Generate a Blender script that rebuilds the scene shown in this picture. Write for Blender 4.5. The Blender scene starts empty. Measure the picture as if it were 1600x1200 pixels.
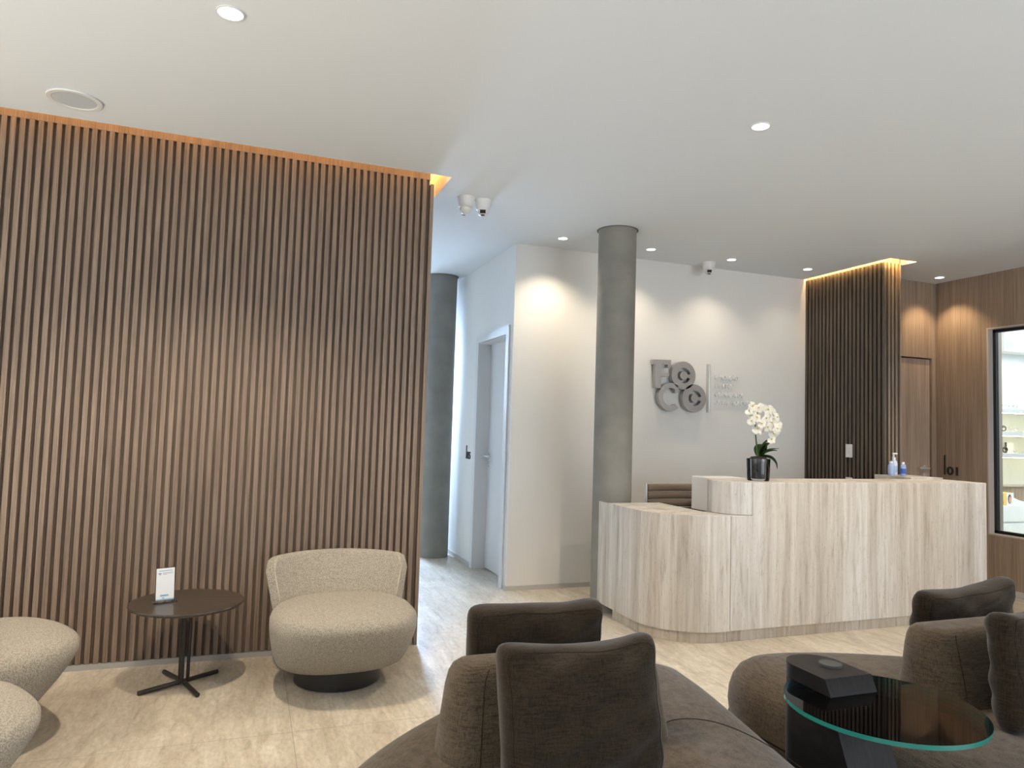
import bpy, bmesh, math, random
from mathutils import Vector, Matrix
random.seed(7)
PI = math.pi
scene = bpy.context.scene
COL = scene.collection

# ---------------------------------------------------------------- camera, world, exposure
cam_d = bpy.data.cameras.new('camera')
cam = bpy.data.objects.new('camera', cam_d)
COL.objects.link(cam)
RX = Vector((0.93722071, -0.34736426, 0.03090985))
UP = Vector((-0.04973007, -0.04539427, 0.99773057))
FW = Vector((0.34517281, 0.9366309, 0.0598189))
cam.matrix_world = Matrix(((RX.x, UP.x, -FW.x, 0), (RX.y, UP.y, -FW.y, 0), (RX.z, UP.z, -FW.z, 1.35), (0, 0, 0, 1)))
cam_d.sensor_fit = 'HORIZONTAL'
cam_d.sensor_width = 36.0
cam_d.lens = 1109.02 / 1600 * 36.0
cam_d.clip_start = 0.02
scene.camera = cam

scene.view_settings.view_transform = 'Standard'
scene.view_settings.look = 'None'
scene.view_settings.gamma = 1.0
scene.view_settings.use_curve_mapping = False
scene.view_settings.exposure = 0.0
try:
    scene.cycles.use_denoising = True
    scene.cycles.max_bounces = 10
    scene.cycles.diffuse_bounces = 6
    scene.cycles.glossy_bounces = 4
    scene.cycles.transparent_max_bounces = 16
    scene.cycles.sample_clamp_indirect = 6.0
    scene.cycles.caustics_reflective = False
    scene.cycles.caustics_refractive = False
except Exception:
    pass

world = bpy.data.worlds.new('daylight')
scene.world = world
world.use_nodes = True
wb = world.node_tree.nodes['Background']
wb.inputs[0].default_value = (0.62, 0.78, 1.0, 1)
wb.inputs[1].default_value = 1.2


def area(name, loc, rot, sx, sy, power, color):
    d = bpy.data.lights.new(name, 'AREA')
    d.shape = 'RECTANGLE'
    d.size, d.size_y = sx, sy
    d.energy = power
    d.color = color
    o = bpy.data.objects.new(name, d)
    o.location = loc
    o.rotation_euler = rot
    COL.objects.link(o)
    return o


DAY = (0.66, 0.81, 1.0)
# daylight through the glazed end of the corridor, the street front behind the camera and the side front
cl = area('corridor_daylight', (1.40, 8.95, 2.1), (-PI / 2 + math.radians(27), 0, 0), 0.7, 1.2, 108, (0.50, 0.70, 1.0))
cl.data.spread = math.radians(110)
area('street_daylight', (4.3, -2.45, 1.45), (PI / 2, 0, 0), 3.8, 2.3, 130, (0.84, 0.92, 1.0))
area('side_daylight', (-4.05, 0.4, 1.4), (0, -PI / 2, 0), 2.3, 4.8, 40, (0.80, 0.90, 1.0))
sun_d = bpy.data.lights.new('bounce_sun', 'SUN')  # added: lights the unseen left floor, which bounces onto the ceiling
sun_d.energy = 66.0
sun_d.angle = 0.02
sun_d.color = (0.90, 0.95, 1.0)
bounce_sun = bpy.data.objects.new('bounce_sun', sun_d)
bounce_sun.rotation_euler = Vector((0.58, 0.08, -0.81)).to_track_quat('-Z', 'Y').to_euler()
COL.objects.link(bounce_sun)
area('shop_fill_light', (8.0, 4.2, 2.86), (0, 0, 0), 2.0, 2.0, 105, (0.86, 0.95, 1.0))  # added light without a fixture, brightens the shop behind the window

CEIL = 2.90

# ---------------------------------------------------------------- mesh helpers
BASE = {}


class B:
    def __init__(self):
        self.bm = bmesh.new()

    def face(self, vs, mi=0):
        try:
            f = self.bm.faces.new(vs)
            f.material_index = mi
            return f
        except ValueError:
            return None

    def box(self, x0, x1, y0, y1, z0, z1, mi=0):
        v = [self.bm.verts.new(p) for p in ((x0, y0, z0), (x1, y0, z0), (x1, y1, z0), (x0, y1, z0), (x0, y0, z1), (x1, y0, z1), (x1, y1, z1), (x0, y1, z1))]
        for f in ((0, 3, 2, 1), (4, 5, 6, 7), (0, 1, 5, 4), (1, 2, 6, 5), (2, 3, 7, 6), (3, 0, 4, 7)):
            self.face([v[i] for i in f], mi)
        return self

    def prism(self, pts, z0, z1, mi=0, side_mi=None):
        a = [self.bm.verts.new((x, y, z0)) for x, y in pts]
        b = [self.bm.verts.new((x, y, z1)) for x, y in pts]
        n = len(pts)
        self.face(a[::-1], mi)
        self.face(b, mi)
        for i in range(n):
            self.face([a[i], a[(i + 1) % n], b[(i + 1) % n], b[i]], mi if side_mi is None else side_mi)
        return self

    def prism_y(self, pts, y0, y1, mi=0):
        """outline in x,z extruded along y"""
        a = [self.bm.verts.new((x, y0, z)) for x, z in pts]
        b = [self.bm.verts.new((x, y1, z)) for x, z in pts]
        n = len(pts)
        self.face(a, mi)
        self.face(b[::-1], mi)
        for i in range(n):
            self.face([a[(i + 1) % n], a[i], b[i], b[(i + 1) % n]], mi)
        return self

    def loft(self, rings, cap0=True, cap1=True, mi=0):
        vs = [[self.bm.verts.new(p) for p in r] for r in rings]
        n = len(vs[0])
        for a, b in zip(vs, vs[1:]):
            for i in range(n):
                self.face([a[i], a[(i + 1) % n], b[(i + 1) % n], b[i]], mi)
        if cap0:
            self.face(vs[0][::-1], mi)
        if cap1:
            self.face(vs[-1], mi)
        return self

    def lathe(self, prof, c=(0, 0, 0), n=40, mi=0, axis='z'):
        rings = []
        for r, z in prof:
            ring = []
            for i in range(n):
                a = 2 * PI * i / n
                if axis == 'z':
                    ring.append((c[0] + r * math.cos(a), c[1] + r * math.sin(a), c[2] + z))
                elif axis == 'y':   # along -y
                    ring.append((c[0] + r * math.cos(a), c[1] - z, c[2] + r * math.sin(a)))
                else:               # along -x
                    ring.append((c[0] - z, c[1] - r * math.cos(a), c[2] + r * math.sin(a)))
            rings.append(ring)
        return self.loft(rings, mi=mi)

    def tube(self, pts, r, n=10, mi=0, closed=False):
        pts = [Vector(p) for p in pts]
        m = len(pts)
        rr = r if isinstance(r, (list, tuple)) else [r] * m
        rings = []
        prev = None
        for i, p in enumerate(pts):
            if closed:
                t = pts[(i + 1) % m] - pts[i - 1]
            else:
                t = pts[min(i + 1, m - 1)] - pts[max(i - 1, 0)]
            t.normalize()
            if prev is None:
                s = t.orthogonal().normalized()
            else:
                s = (prev - t * prev.dot(t)).normalized()
            prev = s
            b = t.cross(s)
            rings.append([tuple(p + (s * math.cos(2 * PI * k / n) + b * math.sin(2 * PI * k / n)) * rr[i]) for k in range(n)])
        if closed:
            rings.append(rings[0])
            vs = [[self.bm.verts.new(q) for q in rg] for rg in rings[:-1]]
            for i in range(m):
                a, b2 = vs[i], vs[(i + 1) % m]
                for k in range(n):
                    self.face([a[k], a[(k + 1) % n], b2[(k + 1) % n], b2[k]], mi)
            return self
        return self.loft(rings, mi=mi)

    def rot(self, M):
        bmesh.ops.transform(self.bm, matrix=M, verts=self.bm.verts)
        return self

    def build(self, name, mats, parent=None, smooth=None, bevel=0, origin=None, local=False, seg=2):
        bm = self.bm
        bmesh.ops.recalc_face_normals(bm, faces=bm.faces)
        off = Vector((0, 0, 0))
        if parent is not None and not local:
            off = BASE.get(parent.name, Vector((0, 0, 0)))
        elif origin is not None:
            off = Vector(origin)
        if off.length > 0:
            bmesh.ops.translate(bm, vec=-off, verts=bm.verts)
        me = bpy.data.meshes.new(name)
        bm.to_mesh(me)
        bm.free()
        for m in (mats if isinstance(mats, (list, tuple)) else [mats]):
            me.materials.append(m)
        if smooth is not None:
            me.polygons.foreach_set('use_smooth', [True] * len(me.polygons))
            me.set_sharp_from_angle(angle=math.radians(smooth))
        o = bpy.data.objects.new(name, me)
        COL.objects.link(o)
        if parent is not None:
            o.parent = parent
            BASE[o.name] = Vector((0, 0, 0)) if local else off
        elif origin is not None:
            o.location = origin
            BASE[o.name] = off
        if bevel:
            md = o.modifiers.new('bevel', 'BEVEL')
            md.width = bevel
            md.segments = seg
            md.limit_method = 'ANGLE'
            md.angle_limit = math.radians(40)
        return o


def tag(o, label, cat, group=None):
    o['label'] = label
    o['category'] = cat
    if group:
        o['group'] = group
    return o


def thing(name, loc, label, cat, group=None, rz=0):
    o = bpy.data.objects.new(name, None)
    o.empty_display_size = 0.1
    o.location = loc
    o.rotation_euler = (0, 0, rz)
    COL.objects.link(o)
    BASE[o.name] = Vector(loc)
    return tag(o, label, cat, group)


def struct(o):
    o['kind'] = 'structure'
    return o


def copy_tree(o, parent=None):
    c = o.copy()
    COL.objects.link(c)
    c.parent = parent
    for ch in list(o.children):
        copy_tree(ch, c)
    return c


def spline(pts, per=8, closed=True):
    out = []
    n = len(pts)
    rng = range(n) if closed else range(n - 1)
    for i in rng:
        if closed:
            p = [Vector(pts[(i + k - 1) % n]) for k in range(4)]
        else:
            p = [Vector(pts[min(max(i + k - 1, 0), n - 1)]) for k in range(4)]
        for j in range(per):
            t = j / per
            out.append(0.5 * ((2 * p[1]) + (p[2] - p[0]) * t + (2 * p[0] - 5 * p[1] + 4 * p[2] - p[3]) * t * t + (3 * p[1] - p[0] - 3 * p[2] + p[3]) * t ** 3))
    if not closed:
        out.append(Vector(pts[-1]))
    return out


def rrect(x0, x1, y0, y1, r, n=6):
    pts = []
    for cx, cy, a0 in ((x1 - r, y0 + r, -PI / 2), (x1 - r, y1 - r, 0), (x0 + r, y1 - r, PI / 2), (x0 + r, y0 + r, PI)):
        for k in range(n + 1):
            a = a0 + PI / 2 * k / n
            pts.append((cx + r * math.cos(a), cy + r * math.sin(a)))
    return pts


def sector(cx, cz, r0, r1, a0, a1, n=40):
    o = [(cx + r1 * math.cos(a0 + (a1 - a0) * k / n), cz + r1 * math.sin(a0 + (a1 - a0) * k / n)) for k in range(n + 1)]
    i = [(cx + r0 * math.cos(a1 + (a0 - a1) * k / n), cz + r0 * math.sin(a1 + (a0 - a1) * k / n)) for k in range(n + 1)]
    return o + i


def circle(cx, cz, r, n=48):
    return [(cx + r * math.cos(2 * PI * k / n), cz + r * math.sin(2 * PI * k / n)) for k in range(n)]


def text_mesh(name, body, mat, size, depth, loc, rot, parent=None, align='LEFT', width=None, bold=0):
    cu = bpy.data.curves.new(name, 'FONT')
    cu.body = body
    cu.size = size
    cu.extrude = depth / 2
    cu.offset = bold
    cu.align_x = align
    tmp = bpy.data.objects.new(name + '_tmp', cu)
    COL.objects.link(tmp)
    bpy.context.view_layer.update()
    dg = bpy.context.evaluated_depsgraph_get()
    me = bpy.data.meshes.new_from_object(tmp.evaluated_get(dg))
    bpy.data.objects.remove(tmp)
    xs = [v.co.x for v in me.vertices]
    if width:
        s = width / (max(xs) - min(xs))
        x0 = min(xs)
        for v in me.vertices:
            v.co.x = (v.co.x - x0) * s
    me.name = name
    M = Matrix.Translation(Vector(loc)) @ Matrix.Rotation(rot[2], 4, 'Z') @ Matrix.Rotation(rot[1], 4, 'Y') @ Matrix.Rotation(rot[0], 4, 'X')
    off = BASE.get(parent.name, Vector((0, 0, 0))) if parent else Vector(loc)
    me.transform(Matrix.Translation(-off) @ M)
    me.materials.clear()
    me.materials.append(mat)
    o = bpy.data.objects.new(name, me)
    COL.objects.link(o)
    if parent:
        o.parent = parent
        BASE[o.name] = off
    else:
        o.location = off
        BASE[o.name] = off
    return o


# ---------------------------------------------------------------- materials
def new_mat(name):
    m = bpy.data.materials.new(name)
    m.use_nodes = True
    nt = m.node_tree
    return m, nt, nt.nodes['Principled BSDF'], nt.links


def flat(name, c, rough=0.6, metal=0.0, noise=0.0, nscale=20, bump=0.0, bscale=200, spec=0.5):
    m, nt, p, L = new_mat(name)
    p.inputs['Base Color'].default_value = (*c, 1)
    p.inputs['Roughness'].default_value = rough
    p.inputs['Metallic'].default_value = metal
    p.inputs['Specular IOR Level'].default_value = spec
    tc = nt.nodes.new('ShaderNodeTexCoord')
    if noise:
        n = nt.nodes.new('ShaderNodeTexNoise')
        n.inputs['Scale'].default_value = nscale
        n.inputs['Detail'].default_value = 6
        L.new(tc.outputs['Object'], n.inputs['Vector'])
        r = nt.nodes.new('ShaderNodeValToRGB')
        r.color_ramp.elements[0].position = 0.3
        r.color_ramp.elements[1].position = 0.7
        r.color_ramp.elements[0].color = (*[x * (1 - noise) for x in c], 1)
        r.color_ramp.elements[1].color = (*[min(1, x * (1 + noise)) for x in c], 1)
        L.new(n.outputs['Fac'], r.inputs['Fac'])
        L.new(r.outputs['Color'], p.inputs['Base Color'])
    if bump:
        n2 = nt.nodes.new('ShaderNodeTexNoise')
        n2.inputs['Scale'].default_value = bscale
        n2.inputs['Detail'].default_value = 4
        L.new(tc.outputs['Object'], n2.inputs['Vector'])
        b = nt.nodes.new('ShaderNodeBump')
        b.inputs['Strength'].default_value = bump
        b.inputs['Distance'].default_value = 0.004
        L.new(n2.outputs['Fac'], b.inputs['Height'])
        L.new(b.outputs['Normal'], p.inputs['Normal'])
    return m


def emit(name, c, s):
    m, nt, p, L = new_mat(name)
    p.inputs['Base Color'].default_value = (*c, 1)
    p.inputs['Emission Color'].default_value = (*c, 1)
    p.inputs['Emission Strength'].default_value = s
    return m


def ramp(nt, stops):
    r = nt.nodes.new('ShaderNodeValToRGB')
    e = r.color_ramp.elements
    while len(e) < len(stops):
        e.new(0.5)
    for k, (pos, c) in enumerate(stops):
        e[k].position = pos
        e[k].color = (*c, 1)
    return r


def mapping(nt, L, scale, rot=(0, 0, 0), coord='Geometry'):
    if coord == 'Geometry':
        g = nt.nodes.new('ShaderNodeNewGeometry').outputs['Position']
    else:
        g = nt.nodes.new('ShaderNodeTexCoord').outputs['Object']
    mp = nt.nodes.new('ShaderNodeMapping')
    mp.inputs['Scale'].default_value = scale
    mp.inputs['Rotation'].default_value = rot
    L.new(g, mp.inputs['Vector'])
    return mp.outputs['Vector']


def noise(nt, L, vec, scale=1.0, detail=6, rough=0.6, dist=0.0):
    n = nt.nodes.new('ShaderNodeTexNoise')
    n.inputs['Scale'].default_value = scale
    n.inputs['Detail'].default_value = detail
    n.inputs['Roughness'].default_value = rough
    n.inputs['Distortion'].default_value = dist
    L.new(vec, n.inputs['Vector'])
    return n.outputs['Fac']


def mixc(nt, L, a, b, fac, mode='MIX'):
    x = nt.nodes.new('ShaderNodeMix')
    x.data_type = 'RGBA'
    x.blend_type = mode
    if isinstance(fac, float):
        x.inputs['Factor'].default_value = fac
    else:
        L.new(fac, x.inputs['Factor'])
    for s, v in (('A', a), ('B', b)):
        sock = [i for i in x.inputs if i.name == s and i.type == 'RGBA'][0]
        if isinstance(v, tuple):
            sock.default_value = (*v, 1)
        else:
            L.new(v, sock)
    return [o for o in x.outputs if o.type == 'RGBA'][0]


def add_bump(nt, L, p, h, strength, dist=0.002):
    b = nt.nodes.new('ShaderNodeBump')
    b.inputs['Strength'].default_value = strength
    b.inputs['Distance'].default_value = dist
    L.new(h, b.inputs['Height'])
    L.new(b.outputs['Normal'], p.inputs['Normal'])


def wood(name, dark, light, rough=0.5, sc=(22, 22, 0.7), fine=(160, 160, 3.0), horizontal=False):
    m, nt, p, L = new_mat(name)
    v1 = mapping(nt, L, sc)
    v2 = mapping(nt, L, fine)
    a = noise(nt, L, v1, 1, 5, 0.6, 0.4)
    b = noise(nt, L, v2, 1, 3, 0.6)
    mid = tuple((x + y) / 2 for x, y in zip(dark, light))
    r1 = ramp(nt, [(0.28, dark), (0.5, mid), (0.72, light)])
    L.new(a, r1.inputs['Fac'])
    r2 = ramp(nt, [(0.35, (0.72, 0.70, 0.68)), (0.6, (1.06, 1.06, 1.06))])
    L.new(b, r2.inputs['Fac'])
    L.new(mixc(nt, L, r1.outputs['Color'], r2.outputs['Color'], 1.0, 'MULTIPLY'), p.inputs['Base Color'])
    p.inputs['Roughness'].default_value = rough
    add_bump(nt, L, p, b, 0.15, 0.001)
    return m


def travertine(name, stops, rough=0.45):
    m, nt, p, L = new_mat(name)
    v1 = mapping(nt, L, (5.5, 5.5, 0.16))
    v2 = mapping(nt, L, (38, 38, 2.6))
    v3 = mapping(nt, L, (120, 120, 26))
    v4 = mapping(nt, L, (1.8, 1.8, 0.3))
    a = noise(nt, L, v1, 1, 7, 0.62, 0.35)
    b = noise(nt, L, v2, 1, 8, 0.68, 0.7)
    c = noise(nt, L, v3, 1, 4, 0.7)
    d = noise(nt, L, v4, 1, 3, 0.5)
    r1 = ramp(nt, stops)
    L.new(a, r1.inputs['Fac'])
    r2 = ramp(nt, [(0.30, (0.60, 0.55, 0.49)), (0.46, (0.92, 0.90, 0.87)), (0.60, (1.04, 1.04, 1.03))])
    L.new(b, r2.inputs['Fac'])
    col = mixc(nt, L, r1.outputs['Color'], r2.outputs['Color'], 0.85, 'MULTIPLY')
    r3 = ramp(nt, [(0.30, (0.58, 0.52, 0.45)), (0.42, (1, 1, 1))])
    L.new(c, r3.inputs['Fac'])
    col = mixc(nt, L, col, r3.outputs['Color'], 0.7, 'MULTIPLY')
    r4 = ramp(nt, [(0.35, (0.93, 0.88, 0.82)), (0.65, (1.04, 1.04, 1.05))])
    L.new(d, r4.inputs['Fac'])
    col = mixc(nt, L, col, r4.outputs['Color'], 1.0, 'MULTIPLY')
    L.new(col, p.inputs['Base Color'])
    p.inputs['Roughness'].default_value = rough
    add_bump(nt, L, p, c, 0.15, 0.001)
    return m


def floor_mat():
    m, nt, p, L = new_mat('floor_tile')
    v1 = mapping(nt, L, (4.0, 1.1, 1), (0, 0, math.radians(6)))
    v2 = mapping(nt, L, (24, 4.5, 1), (0, 0, math.radians(6)))
    v3 = mapping(nt, L, (60, 26, 1), (0, 0, math.radians(6)))
    w = noise(nt, L, v1, 1.2, 5, 0.6, 1.2)
    f = noise(nt, L, v2, 1, 6, 0.65, 1.0)
    g = noise(nt, L, v3, 1, 4, 0.6)
    r1 = ramp(nt, [(0.28, (0.41, 0.355, 0.285)), (0.5, (0.55, 0.49, 0.40)), (0.72, (0.65, 0.595, 0.505))])
    L.new(w, r1.inputs['Fac'])
    r2 = ramp(nt, [(0.30, (0.72, 0.68, 0.63)), (0.44, (0.93, 0.92, 0.90)), (0.55, (1.0, 1.0, 1.0)), (0.70, (1.14, 1.14, 1.14))])
    L.new(f, r2.inputs['Fac'])
    col = mixc(nt, L, r1.outputs['Color'], r2.outputs['Color'], 1.0, 'MULTIPLY')
    r3 = ramp(nt, [(0.33, (0.86, 0.85, 0.83)), (0.6, (1.05, 1.05, 1.05))])
    L.new(g, r3.inputs['Fac'])
    col = mixc(nt, L, col, r3.outputs['Color'], 1.0, 'MULTIPLY')
    gp = nt.nodes.new('ShaderNodeNewGeometry').outputs['Position']
    mp = nt.nodes.new('ShaderNodeMapping')
    mp.inputs['Location'].default_value = (-0.244 + 12.6, -3.28 + 12.6, 0)
    L.new(gp, mp.inputs['Vector'])
    br = nt.nodes.new('ShaderNodeTexBrick')
    br.offset = 0.0
    br.inputs['Scale'].default_value = 1.0
    br.inputs['Brick Width'].default_value = 1.26
    br.inputs['Row Height'].default_value = 1.26
    br.inputs['Mortar Size'].default_value = 0.0016
    br.inputs['Mortar Smooth'].default_value = 0.0
    L.new(mp.outputs['Vector'], br.inputs['Vector'])
    col = mixc(nt, L, col, (0.30, 0.26, 0.21), br.outputs['Fac'])
    L.new(col, p.inputs['Base Color'])
    p.inputs['Roughness'].default_value = 0.34
    add_bump(nt, L, p, f, 0.04, 0.002)
    return m


def fabric(name, dark, light, bscale=230, bstr=0.6, weave=False, bdist=0.004):
    m, nt, p, L = new_mat(name)
    if weave:
        a = noise(nt, L, mapping(nt, L, (24, 24, 300), coord='Object'), 1, 3, 0.75)
        b = noise(nt, L, mapping(nt, L, (300, 300, 24), coord='Object'), 1, 3, 0.75)
        big = noise(nt, L, mapping(nt, L, (5, 5, 14), coord='Object'), 1, 3, 0.6)
        ad = nt.nodes.new('ShaderNodeMath')
        ad.operation = 'ADD'
        L.new(a, ad.inputs[0])
        L.new(b, ad.inputs[1])
        ad2 = nt.nodes.new('ShaderNodeMath')
        ad2.operation = 'MULTIPLY_ADD'
        L.new(big, ad2.inputs[0])
        ad2.inputs[1].default_value = 0.35
        L.new(ad.outputs[0], ad2.inputs[2])
        mu = nt.nodes.new('ShaderNodeMath')
        mu.operation = 'MULTIPLY'
        L.new(ad2.outputs[0], mu.inputs[0])
        mu.inputs[1].default_value = 0.43
        h = mu.outputs[0]
    else:
        v = nt.nodes.new('ShaderNodeTexVoronoi')
        v.inputs['Scale'].default_value = bscale
        L.new(mapping(nt, L, (1, 1, 1), coord='Object'), v.inputs['Vector'])
        n2 = noise(nt, L, mapping(nt, L, (bscale * 0.55,) * 3, coord='Object'), 1, 3, 0.6)
        mu = nt.nodes.new('ShaderNodeMath')
        mu.operation = 'MULTIPLY_ADD'
        L.new(v.outputs['Distance'], mu.inputs[0])
        mu.inputs[1].default_value = -0.5
        L.new(n2, mu.inputs[2])
        ad = nt.nodes.new('ShaderNodeMath')
        ad.operation = 'ADD'
        L.new(mu.outputs[0], ad.inputs[0])
        ad.inputs[1].default_value = 0.25
        h = ad.outputs[0]
    r = ramp(nt, [(0.40, dark), (0.57, light)] if weave else [(0.36, dark), (0.6, light)])
    L.new(h, r.inputs['Fac'])
    L.new(r.outputs['Color'], p.inputs['Base Color'])
    p.inputs['Roughness'].default_value = 0.95
    p.inputs['Specular IOR Level'].default_value = 0.15
    p.inputs['Sheen Weight'].default_value = 0.15
    add_bump(nt, L, p, h, bstr, bdist)
    return m


def thin_glass(name, tint, refl=1.0):
    m = bpy.data.materials.new(name)
    m.use_nodes = True
    nt = m.node_tree
    L = nt.links
    nt.nodes.clear()
    out = nt.nodes.new('ShaderNodeOutputMaterial')
    tr = nt.nodes.new('ShaderNodeBsdfTransparent')
    tr.inputs['Color'].default_value = (*tint, 1)
    gl = nt.nodes.new('ShaderNodeBsdfGlossy')
    gl.inputs['Roughness'].default_value = 0.0
    fr = nt.nodes.new('ShaderNodeFresnel')
    fr.inputs['IOR'].default_value = 1.5
    mx = nt.nodes.new('ShaderNodeMixShader')
    L.new(fr.outputs[0], mx.inputs[0])
    L.new(tr.outputs[0], mx.inputs[1])
    L.new(gl.outputs[0], mx.inputs[2])
    L.new(mx.outputs[0], out.inputs['Surface'])
    return m


M = {}
M['paint'] = flat('white_paint', (0.78, 0.755, 0.71), 0.75, bump=0.05, bscale=120)
M['ceiling'] = flat('ceiling_paint', (0.785, 0.805, 0.82), 0.85)
M['floor'] = floor_mat()
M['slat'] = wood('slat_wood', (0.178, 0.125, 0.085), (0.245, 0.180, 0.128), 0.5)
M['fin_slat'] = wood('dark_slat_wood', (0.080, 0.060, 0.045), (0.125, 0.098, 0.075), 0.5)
M['slat_back'] = wood('shaded_slat_backing', (0.115, 0.083, 0.058), (0.16, 0.118, 0.085), 0.6)  # backing wood darkened, shade between the slats put into its colour
M['black_back'] = flat('black_backing', (0.012, 0.010, 0.009), 0.8)
M['plank'] = wood('plank_wood', (0.20, 0.14, 0.095), (0.28, 0.20, 0.14), 0.5)
M['veneer'] = wood('wall_veneer', (0.235, 0.172, 0.130), (0.365, 0.278, 0.208), 0.42, (18, 18, 0.35), (130, 130, 2.0))
M['door_veneer'] = wood('door_veneer', (0.30, 0.225, 0.175), (0.45, 0.35, 0.27), 0.42, (18, 18, 0.35), (130, 130, 2.0))
M['trav'] = travertine('travertine', [(0.30, (0.40, 0.355, 0.305)), (0.43, (0.54, 0.508, 0.462)), (0.54, (0.655, 0.635, 0.60)), (0.68, (0.49, 0.448, 0.398))])
M['trav_low'] = travertine('travertine_plinth', [(0.30, (0.40, 0.33, 0.26)), (0.45, (0.52, 0.46, 0.38)), (0.56, (0.60, 0.54, 0.46)), (0.68, (0.48, 0.41, 0.33))])
M['concrete'] = flat('concrete', (0.215, 0.205, 0.18), 0.7, noise=0.13, nscale=5, bump=0.12, bscale=60)
M['dark_gap'] = flat('dark_gap', (0.05, 0.048, 0.045), 0.8)
M['gap_ring'] = flat('column_gap_shade', (0.14, 0.135, 0.125), 0.8)
M['skirting'] = flat('grey_skirting', (0.36, 0.345, 0.32), 0.5)
M['wall_skirting'] = flat('light_grey_skirting', (0.50, 0.48, 0.45), 0.5)
M['door_white'] = flat('white_door', (0.70, 0.69, 0.68), 0.5)
M['boucle'] = fabric('cream_boucle', (0.26, 0.225, 0.175), (0.47, 0.425, 0.35), 330, 0.9, bdist=0.005)
M['sofa'] = fabric('taupe_weave', (0.036, 0.024, 0.0135), (0.100, 0.074, 0.047), weave=True, bstr=0.3, bdist=0.001)
M['cushion'] = fabric('brown_weave', (0.010, 0.006, 0.003), (0.033, 0.0215, 0.0115), weave=True, bstr=0.3, bdist=0.001)
M['seam'] = flat('dark_thread', (0.022, 0.016, 0.011), 0.95, spec=0.1)
M['boucle_pipe'] = flat('cream_piping', (0.44, 0.39, 0.31), 0.9)
M['black_base'] = flat('black_lacquer', (0.014, 0.012, 0.012), 0.35)
M['black_metal'] = flat('black_brown_metal', (0.022, 0.018, 0.016), 0.4)
M['dark_wood'] = wood('dark_oak', (0.036, 0.026, 0.019), (0.072, 0.054, 0.041), 0.32, (8, 60, 8), (20, 260, 20))
M['block'] = wood('black_oak', (0.006, 0.0055, 0.0055), (0.020, 0.017, 0.016), 0.5, (60, 5, 8), (260, 14, 40))
M['block'].node_tree.nodes['Principled BSDF'].inputs['Specular IOR Level'].default_value = 0.2
M['glass_table'] = thin_glass('table_glass', (0.90, 0.95, 0.93))
M['glass_edge'] = flat('glass_edge_green', (0.015, 0.17, 0.135), 0.06)
M['pane'] = thin_glass('window_glass', (0.97, 0.98, 0.98))
M['acrylic'] = thin_glass('clear_acrylic', (0.97, 0.98, 0.99))
M['steel'] = flat('brushed_steel', (0.42, 0.40, 0.38), 0.32, 0.6)
M['chrome'] = flat('chrome', (0.80, 0.79, 0.77), 0.22, 0.55)
M['mirror'] = flat('polished_acrylic', (0.72, 0.71, 0.68), 0.12, 0.25)
M['lettering'] = flat('clear_lettering', (0.86, 0.85, 0.83), 0.12)
M['white_plastic'] = flat('white_plastic', (0.74, 0.73, 0.71), 0.4)
M['grey_plastic'] = flat('grey_plastic', (0.30, 0.30, 0.30), 0.5)
M['black_plastic'] = flat('black_plastic', (0.012, 0.012, 0.013), 0.3)
M['speaker_grille'] = flat('speaker_grille', (0.56, 0.58, 0.60), 0.7, bump=0.3, bscale=700)
M['lens_on'] = emit('lamp_lens', (1.0, 0.95, 0.84), 6.0)
M['led'] = emit('led_strip', (1.0, 0.50, 0.12), 16.0)
M['led_fin'] = emit('led_strip_warm', (1.0, 0.60, 0.20), 150.0)
M['led_shelf'] = emit('shelf_led', (1.0, 0.88, 0.42), 20.0)
M['sign_black'] = flat('black_sign', (0.02, 0.018, 0.018), 0.4)
M['leather'] = flat('taupe_leather', (0.17, 0.13, 0.10), 0.5, bump=0.1)
M['leaf'] = flat('orchid_leaf', (0.045, 0.115, 0.025), 0.4, noise=0.35, nscale=14)
M['stem'] = flat('orchid_stem', (0.07, 0.13, 0.035), 0.5)
M['petal'] = flat('orchid_petal', (0.70, 0.675, 0.59), 0.7)
M['petal_mid'] = flat('orchid_lip', (0.62, 0.48, 0.16), 0.6)
M['bark'] = flat('orchid_bark', (0.030, 0.020, 0.014), 0.9, noise=0.6, nscale=60, bump=0.8, bscale=80)
M['gel'] = flat('blue_gel', (0.34, 0.44, 0.66), 0.1)
M['bottle_clear'] = flat('clear_bottle', (0.55, 0.60, 0.70), 0.15)
M['label_blue'] = flat('blue_label', (0.04, 0.10, 0.42), 0.4)
M['paper'] = flat('white_paper', (0.80, 0.81, 0.83), 0.6)
M['print_blue'] = flat('blue_print', (0.22, 0.42, 0.58), 0.6)
M['print_navy'] = flat('navy_print', (0.06, 0.14, 0.32), 0.6)
M['print_grey'] = flat('grey_print', (0.33, 0.38, 0.42), 0.6)
M['yellow_card'] = flat('yellow_card', (0.80, 0.62, 0.16), 0.5)
M['orange_card'] = flat('orange_card', (0.80, 0.36, 0.06), 0.5)
M['skin_print'] = flat('portrait_print', (0.72, 0.36, 0.30), 0.5)
M['hair_print'] = flat('portrait_hair_print', (0.10, 0.05, 0.035), 0.5)
M['shop_white'] = flat('shop_white', (0.82, 0.85, 0.86), 0.5)
M['shelf_grey'] = flat('shelf_grey', (0.50, 0.51, 0.52), 0.5)
M['frame_black'] = flat('black_frame', (0.010, 0.012, 0.014), 0.3)
M['reveal'] = flat('pale_reveal', (0.50, 0.44, 0.39), 0.5)
M['clear_frame'] = flat('clear_frame', (0.55, 0.52, 0.48), 0.3)

# ---------------------------------------------------------------- the room
struct(B().box(-4.3, 9.4, -2.7, 10.7, -0.1, 0).build('floor', M['floor']))

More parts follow.
